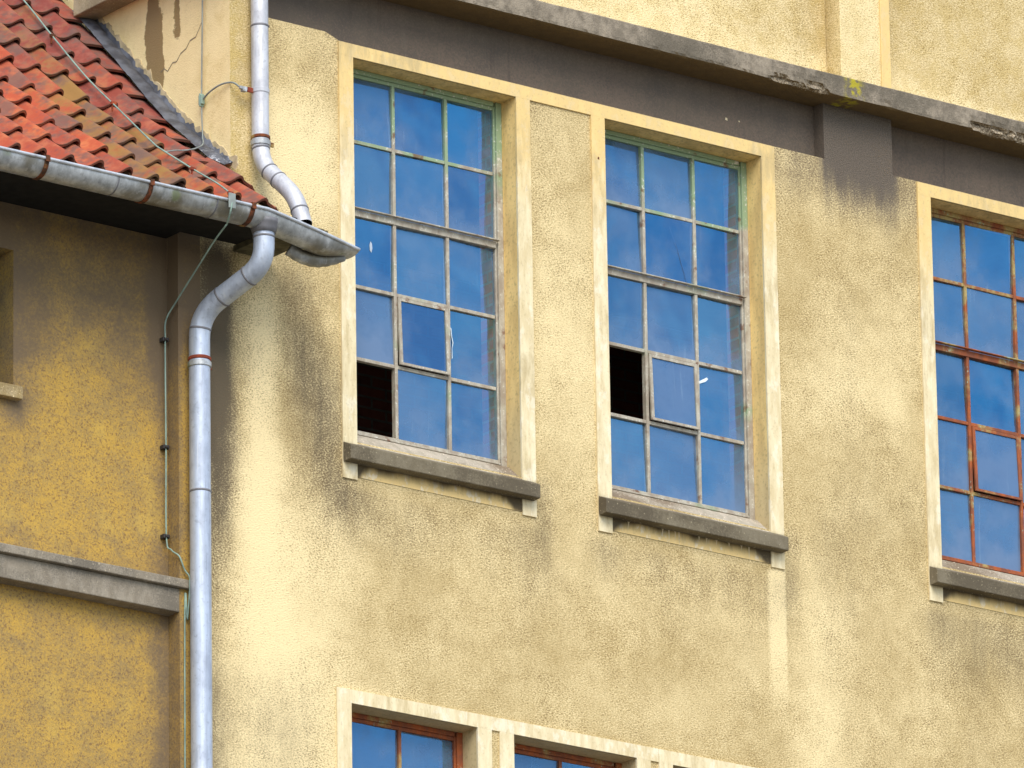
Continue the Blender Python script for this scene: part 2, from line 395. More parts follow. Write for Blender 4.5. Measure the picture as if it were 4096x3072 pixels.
# ================================================================= stain fields (soot, washed streaks)
WX = [0.0, 1.969, 4.640]; WW = 1.267; ZT = 21.354; ZB = 18.854; SW = .108; REV = .14
LX = [-.065, 1.168, 2.406]; LW = .955; LZ = 17.18; LB = 15.3
def stain_front(x, z):
    n = N3(x*1.7, z*1.1, 3.1); n2 = N3(x*5, z*2.0, 8.0)
    wb = .07*n2
    dark = 0.0; wash = 0.0; yel = 0.0
    # soot beneath the gutter, right of the downpipe
    e = smooth(20.1, 19.75, z+.1*n)
    dark += (1.05*bump1(x+wb*.5, -1.03, .15)+.35*smooth(-.86, -.98, x+wb*.4))*smooth(17.4, 19.0, z)*e + .30*smooth(-.92, -1.08, x+wb)
    dark += .62*bump1(x+wb*.6, -.42+(19.6-z)*.10, .16+(19.8-z)*.11)*smooth(18.0, 19.5, z+.15*n)*e
    dark += .45*bump1(x, -.22, .20)*smooth(18.0, 18.8, z)*smooth(19.7, 19.1, z)
    wash += .85*bump1(x+wb*.4, -.71, .12+max(0, 19-z)*.09)*smooth(20.2, 19.3, z)
    wash += .5*bump1(x, -.30, .35)*smooth(18.9, 17.9, z)
    # wet patches under the sills and between the windows
    for i, X in enumerate(WX):
        cx = X+WW/2
        dark += (.36 if i == 0 else .40)*smooth(X-.35, X+.05, x)*smooth(X+WW+.35, X+WW-.05, x)*smooth(18.62, 18.5, z)*smooth(17.85, 18.45, z+.2*n)
        dark += .25*bump1(x, X-.06, .10)*smooth(18.75, 18.60, z)*smooth(18.2, 18.55, z)
        dark += .42*bump1(x, X+WW+SW+.06, .07)*smooth(18.95, 18.8, z)*smooth(18.0, 18.6, z)
    if abs(x-3.29) < .07 and z < 18.62: wash += .9*smooth(17.5, 18.3, z)
    wash += .35*smooth(1.3, 1.5, x)*smooth(1.95, 1.8, x)*smooth(18.4, 19.2, z)*smooth(21, 20, z)
    # grime below the dark band
    dark += .55*smooth(20.9, 21.4, z+.12*n)*(.55+.45*smooth(3.2, 3.6, x))
    dark += .95*smooth(3.70, 3.8, x)*smooth(4.42, 4.3, x)*smooth(20.85, 21.60, z+.10*n)
    dark += .45*smooth(21.35, 21.7, z+.05*n2)*smooth(3.7, 3.8, x)*smooth(4.42, 4.35, x)
    if x < -.1: 
        dark *= 1 if z < 20.4 else .55
        wash += .85*smooth(20.0, 20.5, z)*smooth(21.25, 20.8, z)*smooth(-.9, -.6, x)*smooth(0, -.3, x)
        yel += .45*smooth(-.60, -.85, x)*smooth(20, 20.3, z)
    # big drifting cloud of darker stucco right of the second window
    dark += .16*bump1(z, 19.0+.25*(x-3.9), .45)*smooth(3.45, 3.8, x)*smooth(4.6, 4.5, x)
    wash += .45*bump1(z, 19.9, .35)*smooth(3.4, 3.8, x)*smooth(4.55, 4.3, x)
    wash += .5*bump1(x, 3.62, .22)*smooth(18.8, 18.3, z)
    dark += .06+.17*n+.10*n2 + .12*smooth(3.4, 3.7, x)
    # lower storey
    dark += .45*smooth(-.15, -.45, x)*smooth(17.6, 16.9, z+.15*n)
    return (max(0, min(1.8, dark)), max(0, min(1.2, wash)), max(0, min(1, yel)))
def stain_upper(x, z):
    n = N3(x*1.5, z*1.5, 7.7)
    dark = .28*bump1(x, 3.74, .12) + .30*bump1(x, 4.42, .10)*smooth(22.0, 22.4, z) + .12*n
    wash = .6*smooth(22.35, 22.05, z) + .45*smooth(3.5, 3.0, x) + .3*n
    return (max(0, dark), max(0, wash-.5*smooth(4.35, 4.6, x)*smooth(22.1, 22.3, z)), .25)
def stain_side(y, z):
    n = N3(y*3, z*1.3, 1.2); n2 = N3(y*9, z*2.5, 5.0)
    if z > 19.95:
        dark = 0.0
        dark += 1.3*smooth(.68, .75, y+.03*n2)*smooth(.93, .87, y+.03*n2)*smooth(21.1, 21.2, z+.05*n)*smooth(21.85, 21.55, z)
        dark += 1.2*smooth(.74, .80, y)*smooth(.90, .86, y)*smooth(21.5, 21.6, z)
        dark += 1.0*smooth(.50, .54, y+.02*n2)*smooth(.62, .58, y+.02*n2)*smooth(21.35, 21.5, z+.05*n)
        dark += .8*bump1(y, .015, .018)*smooth(21.15, 21.3, z+.1*n)
        dark += .6*bump1(y, .02, .012)*smooth(20.4, 20.6, z)*smooth(21.1, 20.9, z)
        dark += .35*smooth(.62, .5, y)*smooth(.2, .32, y)*smooth(20.2, 20.6, z)*smooth(21.3, 20.9, z)*.6
        return (dark*.9+.1*n, .8, .10+.3*n)
    dark = 1.0*smooth(17.6, 19.2, z+.25*n) + .35
    if z < 18.4: dark -= .35*smooth(18.4, 17.7, z)
    return (max(0, dark+.15*n2), 0, .6)

def lines(dense, extra, far):
    """sorted unique grid lines"""
    extra = [round(v, 4) for v in extra]
    s = sorted(set([round(v, 4) for v in dense+extra+far])); out = [s[0]]
    for v in s[1:]:
        if v-out[-1] > .003 or v in extra:
            if v-out[-1] <= .003: out[-1] = v
            else: out.append(v)
    # keep the needed lines, drop dense ones that crowd them
    keep = []
    for v in out:
        if v in extra or all(abs(v-e) > .012 for e in extra): keep.append(v)
    return keep
def frange(a, b, st):
    n = int(round((b-a)/st)); return [a+(b-a)*i/n for i in range(n+1)]

def grid_mesh(name, mat, parent, us, vs, pt, skip, stain):
    idx = {}; V = []; Fs = []; S = []
    def vid(i, j):
        if (i, j) not in idx:
            idx[(i, j)] = len(V); V.append(pt(us[i], vs[j])); S.append(stain(us[i], vs[j]))
        return idx[(i, j)]
    for i in range(len(us)-1):
        for j in range(len(vs)-1):
            cu, cv = (us[i]+us[i+1])/2, (vs[j]+vs[j+1])/2
            if skip(cu, cv): continue
            Fs.append((vid(i, j), vid(i+1, j), vid(i+1, j+1), vid(i, j+1)))
    me = bpy.data.meshes.new(name); me.from_pydata(V, [], Fs); me.materials.append(mat)
    a = me.attributes.new('stain', 'FLOAT_VECTOR', 'POINT'); a.data.foreach_set('vector', [c for s in S for c in s])
    me.update()
    o = bpy.data.objects.new(name, me); C.objects.link(o); o.parent = parent; o.matrix_parent_inverse = Matrix.Translation(-wloc(parent))
    return o
def add_stain(o, fn):
    me = o.data; a = me.attributes.new('stain', 'FLOAT_VECTOR', 'POINT')
    vals = []
    for v in me.vertices: vals += list(fn(v.co.x, v.co.y, v.co.z))
    a.data.foreach_set('vector', vals)

# ================================================================= main building
XC = -.93; XM = -1.165; XR = 9.0; TOP = 24.8; DEPTH = 9.0
main = thing('factory_building', 'cream pebble-dashed factory building with dark band and tall blue-paned steel windows', 'building', (XC, 0, 0))
PX0, PX1 = 3.767, 4.336
FZ0, FZ1 = 21.447, 21.97
ex = [XM, XC, -.75, -.643, -.205, PX0, PX1, XR] + [v for X in WX for v in (X, X+WW)] + [v for X in LX for v in (X, X+LW)]
us = lines(frange(XM, 6.2, .05), ex, [7, 8])
ez = [20.25, 0, LB, LZ, ZB, ZT, FZ0, 21.485, FZ1]
vs = lines(frange(16.0, FZ1, .055), ez, [5, 10, 14])
def skip_front(x, z):
    if x < XC and z > 20.25: return True
    for X in WX:
        if X < x < X+WW and ZB < z < ZT: return True
    for X in LX:
        if X < x < X+LW and LB < z < LZ: return True
    if z > FZ0 and (-.643 < x < PX0 or x > PX1):
        return not (x < -.205 and z < 21.485)
    return False
grid_mesh('wall', DASH, main, us, vs, lambda x, z: (x, 0, z), skip_front, stain_front)
# the recessed sooty band under the string course
b = MB()
def frieze_piece(x0, x1, zb, left_side, right_side):
    b.quad([(x0, .10, zb), (x1, .10, zb), (x1, .10, 21.9), (x0, .10, 21.9)])
    b.quad([(x0, 0, zb), (x1, 0, zb), (x1, .10, zb), (x0, .10, zb)])
    if right_side: b.quad([(x1, 0, zb), (x1, .10, zb), (x1, .10, 21.9), (x1, 0, 21.9)])
    if left_side: b.quad([(x0, 0, zb), (x0, .10, zb), (x0, .10, 21.9), (x0, 0, 21.9)])
frieze_piece(-.205, PX0, FZ0, False, True); frieze_piece(PX1, XR, FZ0, True, False)
frieze_piece(-.643, -.205, 21.485, True, False)
b.build('dark_frieze_band', FRIEZE, main)
b = MB(); b.quad([(-.2045, -.001, 21.4475), (-.2045, -.001, 21.485), (-.10, -.001, 21.4475)]); o = b.build('render_chamfer', DASH, main); add_stain(o, lambda x, y, z: (.5, 0, 0))
# upper wall set back above the string course, with its pilaster
us2 = lines(frange(XC, 6.2, .07), [3.808, PX1, XR], [7, 8]); vs2 = lines(frange(21.9, 23.4, .07), [], [TOP])
grid_mesh('upper_wall', DASH, main, us2, vs2, lambda x, z: (x, .15, z), lambda x, z: False, stain_upper)
b = MB(); b.box(3.93, PX1, .0, .148, 21.9, TOP); o = b.build('pilaster', DASH, main, bevel=.004)
add_stain(o, lambda x, y, z: (.05, .55 if y < .1 else 0, .2))
b = MB(); b.box(4.262, PX1+.004, -.012, .147, 21.9, TOP); o = b.build('pilaster_edge_strip', PAINT, main, bevel=.004)
add_stain(o, lambda x, y, z: (0, 0, 0))
# side wall seen above and below the annex roof
us3 = lines(frange(0, 3.0, .05), [], [4, 6, DEPTH]); vs3 = lines(frange(19.6, 22.4, .05), [TOP], [23.5])
grid_mesh('side_wall', DASH, main, us3, vs3, lambda y, z: (XC, y, z), lambda y, z: False, stain_side).data.materials[0] = mat_dash('smoothed_pebble_dash', .45)
b = MB()
b.quad([(XR, 0, 0), (XR, DEPTH, 0), (XR, DEPTH, TOP), (XR, 0, TOP)]); b.quad([(XC, DEPTH, 0), (XR, DEPTH, 0), (XR, DEPTH, TOP), (XC, DEPTH, TOP)])
o = b.build('rear_wall', DASH, main); add_stain(o, lambda x, y, z: (.2, 0, 0))
b = MB(); b.box(XC-.1, XR+.1, -.06, DEPTH+.1, TOP, TOP+.15); b.build('parapet_coping', LEDGE, main)
# string course, battered along its lower edge
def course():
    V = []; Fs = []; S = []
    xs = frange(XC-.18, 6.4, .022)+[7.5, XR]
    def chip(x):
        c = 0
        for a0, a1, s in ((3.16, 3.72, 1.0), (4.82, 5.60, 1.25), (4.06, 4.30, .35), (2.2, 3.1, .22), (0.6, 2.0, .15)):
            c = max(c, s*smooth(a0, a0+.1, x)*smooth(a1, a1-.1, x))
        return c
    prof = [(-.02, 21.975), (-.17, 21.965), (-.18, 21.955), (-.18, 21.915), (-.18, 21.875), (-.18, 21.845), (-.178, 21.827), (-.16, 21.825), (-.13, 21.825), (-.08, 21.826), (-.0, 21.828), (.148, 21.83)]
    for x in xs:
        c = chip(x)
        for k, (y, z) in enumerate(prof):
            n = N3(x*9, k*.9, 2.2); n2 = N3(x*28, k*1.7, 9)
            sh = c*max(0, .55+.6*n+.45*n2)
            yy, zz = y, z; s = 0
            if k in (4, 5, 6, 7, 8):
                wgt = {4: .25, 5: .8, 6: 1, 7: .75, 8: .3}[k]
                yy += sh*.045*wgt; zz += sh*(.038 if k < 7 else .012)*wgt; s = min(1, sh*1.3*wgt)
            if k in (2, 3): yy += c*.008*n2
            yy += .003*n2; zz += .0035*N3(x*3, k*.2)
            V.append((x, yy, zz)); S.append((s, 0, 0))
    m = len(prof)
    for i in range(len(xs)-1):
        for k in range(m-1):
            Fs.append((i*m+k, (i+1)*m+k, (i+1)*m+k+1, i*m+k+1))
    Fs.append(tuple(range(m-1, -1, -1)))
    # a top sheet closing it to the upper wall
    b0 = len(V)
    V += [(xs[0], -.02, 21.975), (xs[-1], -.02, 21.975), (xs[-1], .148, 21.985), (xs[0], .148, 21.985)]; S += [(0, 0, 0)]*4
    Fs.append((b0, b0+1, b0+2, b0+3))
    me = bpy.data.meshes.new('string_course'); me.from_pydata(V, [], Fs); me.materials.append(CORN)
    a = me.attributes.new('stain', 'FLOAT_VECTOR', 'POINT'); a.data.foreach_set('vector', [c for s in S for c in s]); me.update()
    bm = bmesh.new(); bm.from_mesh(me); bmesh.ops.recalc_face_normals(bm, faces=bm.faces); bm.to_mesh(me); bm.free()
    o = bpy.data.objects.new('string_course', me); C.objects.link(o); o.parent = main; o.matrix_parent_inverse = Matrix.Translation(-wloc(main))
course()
b = MB(); b.box(XC-.16, XC-.002, .02, 1.46, 21.84, 22.02); o = b.build('side_string_course', mat_concrete('buff_cement_course', (.46, .39, .26), (.38, .31, .19), (.27, .22, .14)), main, bevel=.006)

# bare interior behind the glass: brick jambs and a dark room
b = MB()
b.box(XC+.1, XR-.1, .40, .41, LZ+.3, ZB-.25); 
b = MB()
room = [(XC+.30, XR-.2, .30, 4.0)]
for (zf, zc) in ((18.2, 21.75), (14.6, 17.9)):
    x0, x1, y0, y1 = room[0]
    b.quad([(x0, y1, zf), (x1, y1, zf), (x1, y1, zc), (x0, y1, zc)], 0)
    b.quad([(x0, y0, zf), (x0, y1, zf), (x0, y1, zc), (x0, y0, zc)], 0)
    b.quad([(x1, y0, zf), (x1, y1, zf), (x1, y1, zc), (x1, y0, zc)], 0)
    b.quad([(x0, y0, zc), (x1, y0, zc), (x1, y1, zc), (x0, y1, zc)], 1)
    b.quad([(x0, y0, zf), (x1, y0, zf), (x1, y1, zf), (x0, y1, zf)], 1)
b.build('interior_room', [DIMBRICK, DARKIN], main)

b = MB()
ck = [(.735, 21.285), (.70, 21.30), (.66, 21.27), (.61, 21.31), (.565, 21.305), (.52, 21.345), (.46, 21.36), (.42, 21.40), (.36, 21.405), (.31, 21.46), (.28, 21.50)]
for (ya, za), (yb, zb_) in zip(ck[:-1], ck[1:]): b.quad([(XC-.002, ya, za-.004), (XC-.002, yb, zb_-.003), (XC-.002, yb, zb_+.003), (XC-.002, ya, za+.004)])
b.build('crack', PATCH, main)

# ================================================================= windows
def window(X, W, zt, zb, cols, rows, fr, label=None, missing=(), vent=None, sill=True, transom=2, grimes=None, legs=(0, 0), lz=True, drips=False, seed=0):
    """X left edge of the opening, cols/rows bar positions (relative x, absolute z)"""
    rnd = random.Random(seed)
    y0 = REV
    fb = MB()
    zi0, zi1 = rows[-1], rows[0]
    # outer frame: stepped steel angle
    fb.box(X+.001, X+.045, y0, y0+.05, zb+.001, zt-.001)
    fb.box(X+W-.045, X+W-.001, y0, y0+.05, zb+.001, zt-.001)
    fb.box(X+W-.060, X+W-.0455, y0+.012, y0+.047, zb+.03, zt-.03)
    fb.box(X+.0455, X+W-.0605, y0+.002, y0+.05, zt-.032, zt-.0015)
    fb.box(X+.0455, X+W-.0605, y0+.014, y0+.048, zt-.056, zt-.0325)
    fb.box(X+.0455, X+W-.0605, y0-.006, y0+.05, zb+.090, zi0)
    fb.box(X+.0455, X+W-.0605, y0-.016, y0-.007, zb+.100, zb+.112)
    for c in cols: fb.box(X+c-.0115, X+c+.0115, y0+.004, y0+.042, zi0+.0005, zt-.0565)
    for k, z in enumerate(rows[1:-1], 1):
        if k == transom:
            fb.box(X+.046, X+W-.061, y0-.002, y0+.044, z-.030, z+.012)
            fb.box(X+.042, X+W-.048, y0-.030, y0+.000, z+.013, z+.021)
        else:
            xs = [0.046]+list(cols)+[W-.061]
            for a0, a1 in zip(xs[:-1], xs[1:]):
                fb.box(X+a0+.012, X+a1-.012, y0+.006, y0+.040, z-.0115, z+.0115)
    f = fb.build('window', fr, main, bevel=.0025)
    if label: f['label'] = label
    # rooted left edge
    gm = MB(); pv = []
    xe = [.045]+list(cols)+[W-.060]
    for j in range(len(rows)-1):
        for i in range(len(xe)-1):
            if (i, j) in missing: continue
            if vent and (i, j) == vent: continue
            z1, z0 = rows[j], rows[j+1]
            tx, tz = (rnd.random()-.5)*.010, (rnd.random()-.5)*.014
            yy = y0+.022
            xx0, xx1 = X+xe[i]+.002, X+xe[i+1]-.002
            vv = (1, 1, 0, 0)
            gm.quad([(xx0, yy-tx-tz, z0+.002), (xx1, yy+tx-tz, z0+.002), (xx1, yy+tx+tz, z1-.002), (xx0, yy-tx+tz, z1-.002)])
            g = (grimes or {}).get((i, j), .04+rnd.random()*.14)
            rr_ = rnd.random(); g = g*1.15+.05*rnd.random(); pv += [(g, rr_, v_) for v_ in vv]
    g = gm.build('pane', GLASS, f)
    a = g.data.attributes.new('pane', 'FLOAT_VECTOR', 'POINT'); a.data.foreach_set('vector', [c for v in pv for c in v])
    if vent:
        i, j = vent; z1, z0 = rows[j]-.016, rows[j+1]+.014; xa, xb = X+xe[i]+.013, X+xe[i+1]-.013
        tilt = .017
        sb = MB()
        def sbar(x0, x1, za, zc, t=.014):
            def yy(z): return y0-.004-(z1-z)/(z1-z0)*tilt
            base = len(sb.v)
            for z in (za, zc):
                for dy in (0, t):
                    for x in (x0, x1): sb.v.append((x, yy(z)+dy, z))
            for q in ((0,2,3,1),(4,5,7,6),(0,1,5,4),(2,6,7,3),(0,4,6,2),(1,3,7,5)): sb.f.append(tuple(base+t_ for t_ in q)); sb.m.append(0)
        sbar(xa, xa+.022, z0, z1); sbar(xb-.022, xb, z0, z1); sbar(xa+.0225, xb-.0225, z1-.020, z1); sbar(xa+.0225, xb-.0225, z0, z0+.016)
        s_ = sb.build('vent_sash', fr, f)
        gv = MB(); ya = y0+.004-.02*tilt; yb = y0+.004-tilt*.97
        gv.quad([(xa+.02, yb, z0+.01), (xb-.02, yb, z0+.01), (xb-.02, ya, z1-.01), (xa+.02, ya, z1-.01)])
        g = gv.build('vent_pane', GLASS, f)
        a = g.data.attributes.new('pane', 'FLOAT_VECTOR', 'FACE'); a.data.foreach_set('vector', [(grimes or {}).get((i, j), .1), .3, 0])
    # reveals
    rb = MB()
    e = .30
    rb.quad([(X, .0035, zb-.0), (X, e, zb), (X, e, zt), (X, .0035, zt)])
    rb.quad([(X+W, .0035, zb), (X+W, y0+.05, zb), (X+W, y0+.05, zt), (X+W, .0035, zt)])
    rb.quad([(X, .0035, zt), (X+W, .0035, zt), (X+W, e, zt), (X, e, zt)])
    rb.quad([(X, y0, zb), (X+W, y0, zb), (X+W, e, zb), (X, e, zb)])
    rb.build('reveal', REVEAL, f)
    jb = MB(); jb.box(X+W-.060, X+W+.02, y0+.051, y0+.17, zb-.1, zt+.02)
    jb.build('brick_jamb', BRICK, f)
    # smooth surround
    def ring(name, boxes, pr, mt=None):
        q = MB()
        for bx in boxes: 
            x0_, x1_, za, zc = bx
            nz = max(1, int((zc-za)/.06)); nx = max(1, int((x1_-x0_)/.06))
            # front subdivided for weathering, sides plain
            for jj in range(nz):
                for ii in range(nx):
                    xa_, xb_ = x0_+(x1_-x0_)*ii/nx, x0_+(x1_-x0_)*(ii+1)/nx
                    zc0, zc1 = za+(zc-za)*jj/nz, za+(zc-za)*(jj+1)/nz
                    q.quad([(xa_, -pr, zc0), (xb_, -pr, zc0), (xb_, -pr, zc1), (xa_, -pr, zc1)])
            for pts in ([(x0_, -pr, za), (x0_, .003, za), (x0_, .003, zc), (x0_, -pr, zc)], [(x1_, -pr, za), (x1_, .003, za), (x1_, .003, zc), (x1_, -pr, zc)],
                        [(x0_, -pr, za), (x1_, -pr, za), (x1_, .003, za), (x0_, .003, za)], [(x0_, -pr, zc), (x1_, -pr, zc), (x1_, .003, zc), (x0_, .003, zc)]): q.quad(pts)
        return q.build(name, mt or PAINT, f)
    zs = zb-.246
    boxes = [(X-SW, X, zs, zt+.0005), (X+W, X+W+SW, zs, zt+.0005)]
    if lz: boxes.append((X-SW, X+W+SW, zt+.001, zt+.086))
    sur = ring('surround', boxes, .012)
    def st(x, y, z):
        dk = 0
        dk += .8*smooth(zb+.02, zb-.03, z)*smooth(zb-.17, zb-.13, z)
        return (dk, 0, 0)
    add_stain(sur, st)
    if sill:
        ap = ring('apron', [(X+.001, X+W-.001, zs+.02, zb-.14)], .004, APRON)
        def st2(x, y, z):
            n = N3(x*7, z*1.5, 3+seed)
            return (max(0, .85*smooth(zb-.20, zb-.14, z+.02*n) + .75*smooth(X+W-.16, X+W, x) + .9*smooth(X+.10, X, x) + .25*n), 0, 0)  # darker under the sill and towards both ends
        add_stain(ap, st2)
        sl = MB(); n = 40
        x0_, x1_ = X-.105, X+W+.082
        for k in range(n+1):
            x = x0_+(x1_-x0_)*k/n; j1 = .0012*N3(x*14, seed); j2 = .0012*N3(x*17, seed+4)
            in_ = X < x < X+W
            sl.v += [(x, .0-.003, zb-.145), (x, -.082+j1, zb-.143+j2), (x, -.085+j1, zb-.139+j2), (x, -.085+j2, zb-.058+j1), (x, -.081, zb-.053+j2), (x, -.0125, zb-.02)]
        for k in range(n):
            for q in range(5):
                sl.f.append((k*6+q, (k+1)*6+q, (k+1)*6+q+1, k*6+q+1)); sl.m.append(0 if q < 3 else 1)
        sl.f.append((0, 1, 2, 3, 4, 5)); sl.m.append(0); sl.f.append(tuple(n*6+i for i in (5, 4, 3, 2, 1, 0))); sl.m.append(0)
        sl.build('sill', [SILL, SILL], f)
        tp = MB()
        tp.v += [(X+.001, -.012, zb-.020), (X+W-.001, -.012, zb-.020), (X+W-.001, y0-.017, zb+.095), (X+.001, y0-.017, zb+.095), (X+W-.001, y0+.045, zb+.097), (X+.001, y0+.045, zb+.097), (X+.001, -.012, zb-.06), (X+W-.001, -.012, zb-.06)]
        tp.f += [(0, 1, 2, 3), (3, 2, 4, 5), (0, 1, 7, 6)]; tp.m += [0, 0, 0]
        tp.build('sill_slope', SILLTOP, f)
    return f

ROWS = [21.298, 20.872, 20.410, 19.925, 19.455, 18.985]
COLS = (.422, .832)
w1 = window(WX[0], WW, ZT, ZB, COLS, ROWS, FRG, 'tall steel window nearest the gutter with its lowest left pane missing', missing={(0, 4)}, vent=(1, 3),
            grimes={(0, 0): .10, (1, 0): .12, (2, 0): .06, (0, 1): .16, (1, 1): .12, (2, 1): .08, (0, 2): .04, (1, 2): .08, (2, 2): .10, (0, 3): .38, (1, 3): .14, (2, 3): .0, (1, 4): .12, (2, 4): .03}, seed=1)
w2 = window(WX[1], WW, ZT, ZB, COLS, ROWS, FRG, 'middle tall steel window with the fourth pane down on the left missing', missing={(0, 3)}, vent=(1, 3),
            grimes={(0, 0): .20, (1, 0): .14, (2, 0): .05, (0, 1): .10, (1, 1): .0, (2, 1): .06, (0, 2): .05, (1, 2): .14, (2, 2): .04, (1, 3): .34, (2, 3): .03, (0, 4): .05, (1, 4): .28, (2, 4): .14}, seed=2)
w3 = window(WX[2], WW, ZT, ZB, (.405, .825), ROWS, FRR, 'tall window at the right edge with orange rusty bars', vent=(1, 3),
            grimes={(0, 0): .03, (1, 0): .08, (2, 0): .06, (0, 1): .10, (1, 1): .26, (2, 1): .2, (0, 2): .0, (1, 2): .0, (2, 2): .1, (0, 3): .22, (1, 3): .42, (0, 4): .26, (1, 4): .36, (2, 4): .3}, seed=3)
# painted band joining the heads of the first two windows
b = MB(); b.box(WX[0]+WW+SW+.0005, WX[1]-SW-.0005, -.011, .003, ZT+.001, ZT+.086); o = b.build('lintel_band', PAINT, main); add_stain(o, lambda x, y, z: (0, 0, 0))
for i, X in enumerate(LX):
    lr = [LZ-.056, 16.72, 16.25, 15.80, 15.42]
    window(X, LW, LZ, LB, (LW/2,), lr, FRR, ['rusty lower storey window below the first tall window', 'middle rusty lower storey window', 'rusty lower storey window furthest right'][i], sill=False, transom=9, seed=10+i,
           grimes={(0, 0): .25, (1, 0): .2}, lz=True)
# paired heads of the lower windows are joined as well
for X in LX[:2]:
    b = MB(); b.box(X+LW+SW+.0005, X+1.236-SW-.0005, -.011, .003, LZ+.001, LZ+.086)
    o = b.build('lower_lintel_band', PAINT, main); add_stain(o, lambda x, y, z: (0, 0, 0))
# pale drips on the cement below the second sill, small marks
LIME = mat_plain('pale_lime_run', (.78, .66, .42), .9, 0, .2)
for (xc, L) in ((2.10, .04), (2.37, .05), (2.42, .10), (2.47, .05), (2.50, .10), (2.66, .02), (2.72, .03), (2.80, .03), (2.90, .02), (3.00, .03), (3.06, .09)):
    b = MB(); z = ZB-.142; w_ = .006
    b.quad([(xc-w_*1.8, -.0055, z)]+[(xc-w_*(1-k/5)*.8, -.0055, z-L*k/5-.01) for k in range(5)]+[(xc, -.0055, z-L-.012)]+[(xc+w_*(1-k/5)*.8, -.0055, z-L*k/5-.01) for k in range(4, -1, -1)]+[(xc+w_*1.8, -.0055, z)])
    b.build('lime_drip', LIME, w2)
for x, z, sz in ((3.045, 21.60, .010), (3.15, 21.605, .006)):
    b = MB(); b.quad([(x-sz, .0985, z-sz*.6), (x+sz, .0985, z-sz), (x+sz*.8, .0985, z+sz*.7), (x-sz*.6, .0985, z+sz)]); b.build('paint_chip', LIME, main)
b = MB(); b.quad([(1.905, -.0135, 21.07), (1.918, -.0135, 21.065), (1.92, -.0135, 21.08), (1.91, -.0135, 21.085)]); b.build('rust_spot', RUST, main)
# scratches and bird marks on the panes
def mark(parent, name, pts, c=(.62, .70, .78)):
    b = MB(); b.quad(pts); b.build(name, mat_plain(name+'_white', c, .6, 0, .1), parent)
yg = REV+.019
def P3(X, pts): return [(X+x, yg, z) for x, z in pts]
mark(w1, 'bird_mark', P3(WX[0], [(.245, 20.245), (.255, 20.23), (.258, 20.20), (.25, 20.17), (.238, 20.185), (.236, 20.22)]), (.45, .52, .62))
mark(w1, 'putty_smear', P3(WX[0], [(.852, 19.80), (.862, 19.79), (.866, 19.74), (.876, 19.70), (.866, 19.66), (.868, 19.60), (.860, 19.59), (.862, 19.66), (.868, 19.70), (.860, 19.74), (.856, 19.78)]))
mark(w2, 'torn_sticker', P3(WX[1], [(.846, 19.805), (.915, 19.845), (.925, 19.835), (.905, 19.815), (.850, 19.79)]), (.80, .88, .95))
mark(w2, 'glass_crack', P3(WX[1], [(.640, 20.80), (.70, 20.66), (.745, 20.53), (.790, 20.40), (.787, 20.40), (.742, 20.53), (.697, 20.66), (.637, 20.80)]), (.06, .10, .2))

# ================================================================= annex
AY = .11; AXL = -9.0; XF = -1.33; XM = -1.165
annex = thing('yellow_annex', 'golden yellow rendered annex under a red pantile roof left of the factory', 'building', (-5, AY, 0))
def stain_shade_gold(x, z):
    n = N3(x*2.2, z*1.6, 4); n2 = N3(x*6, z*4, 2)
    dk = .85*smooth(18.55, 19.5, z+.25*n)  # eave shade and grey-brown stain at the top put into the colour
    dk += .62*smooth(-1.52, -1.38, x+.05*n2)
    dk += .30*smooth(-2.1, -2.5, x)*smooth(17.9, 18.5, z)
    dk += .35*smooth(18.1, 17.85, z+.06*n2)
    dk += .6*bump1(x, -2.42, .10)*smooth(18.78, 18.68, z)*smooth(18.4, 18.65, z)
    return (min(1.5, max(0, dk+.12*n)), 0, 0)
AWX0, AWX1, AWZ0, AWZ1 = -3.35, -2.456, 18.785, 19.649
us = lines(frange(-3.3, XF, .06), [AWX0, AWX1, XF, AXL], [-4, -6]); vs = lines(frange(16.0, 20.0, .06), [AWZ0, AWZ1, 0], [5, 10, 14])
grid_mesh('wall', GOLD, annex, us, vs, lambda x, z: (x, AY, z), lambda x, z: AWX0 < x < AWX1 and AWZ0 < z < AWZ1, stain_shade_gold)
b = MB(); 
PZ = frange(16.0, 20.05, .05)
for za, zc in zip([0]+PZ[:-1], PZ): 
    for xa, xb in ((XF, XF+.04), (XF+.04, XF+.08), (XF+.08, XF+.12), (XF+.12, XM)): b.quad([(xa, -.003, za), (xb, -.003, za), (xb, -.003, zc), (xa, -.003, zc)])
    b.quad([(XF, -.003, za), (XF, AY-.001, za), (XF, AY-.001, zc), (XF, -.003, zc)])
o = b.build('corner_pier', GOLD, annex); add_stain(o, lambda x, y, z: ((.38 if y < .05 and x > XF+.02 else .75)+.75*smooth(18.9, 19.5, z)+.1*N3(x*9, z*3), 0, 0))  # eave shade put into the colour at the top; return face darker
b = MB()
b.quad([(AXL, AY, 0), (AXL, 6.5, 0), (AXL, 6.5, 20.4), (AXL, AY, 20.4)]); o = b.build('gable_wall', GOLD, annex); add_stain(o, lambda x, y, z: (.2, 0, 0))
b = MB()
b.quad([(AXL, 6.5, 0), (XC, 6.5, 0), (XC, 6.5, 20.4), (AXL, 6.5, 20.4)]); o = b.build('rear_wall', GOLD, annex); add_stain(o, lambda x, y, z: (.2, 0, 0))
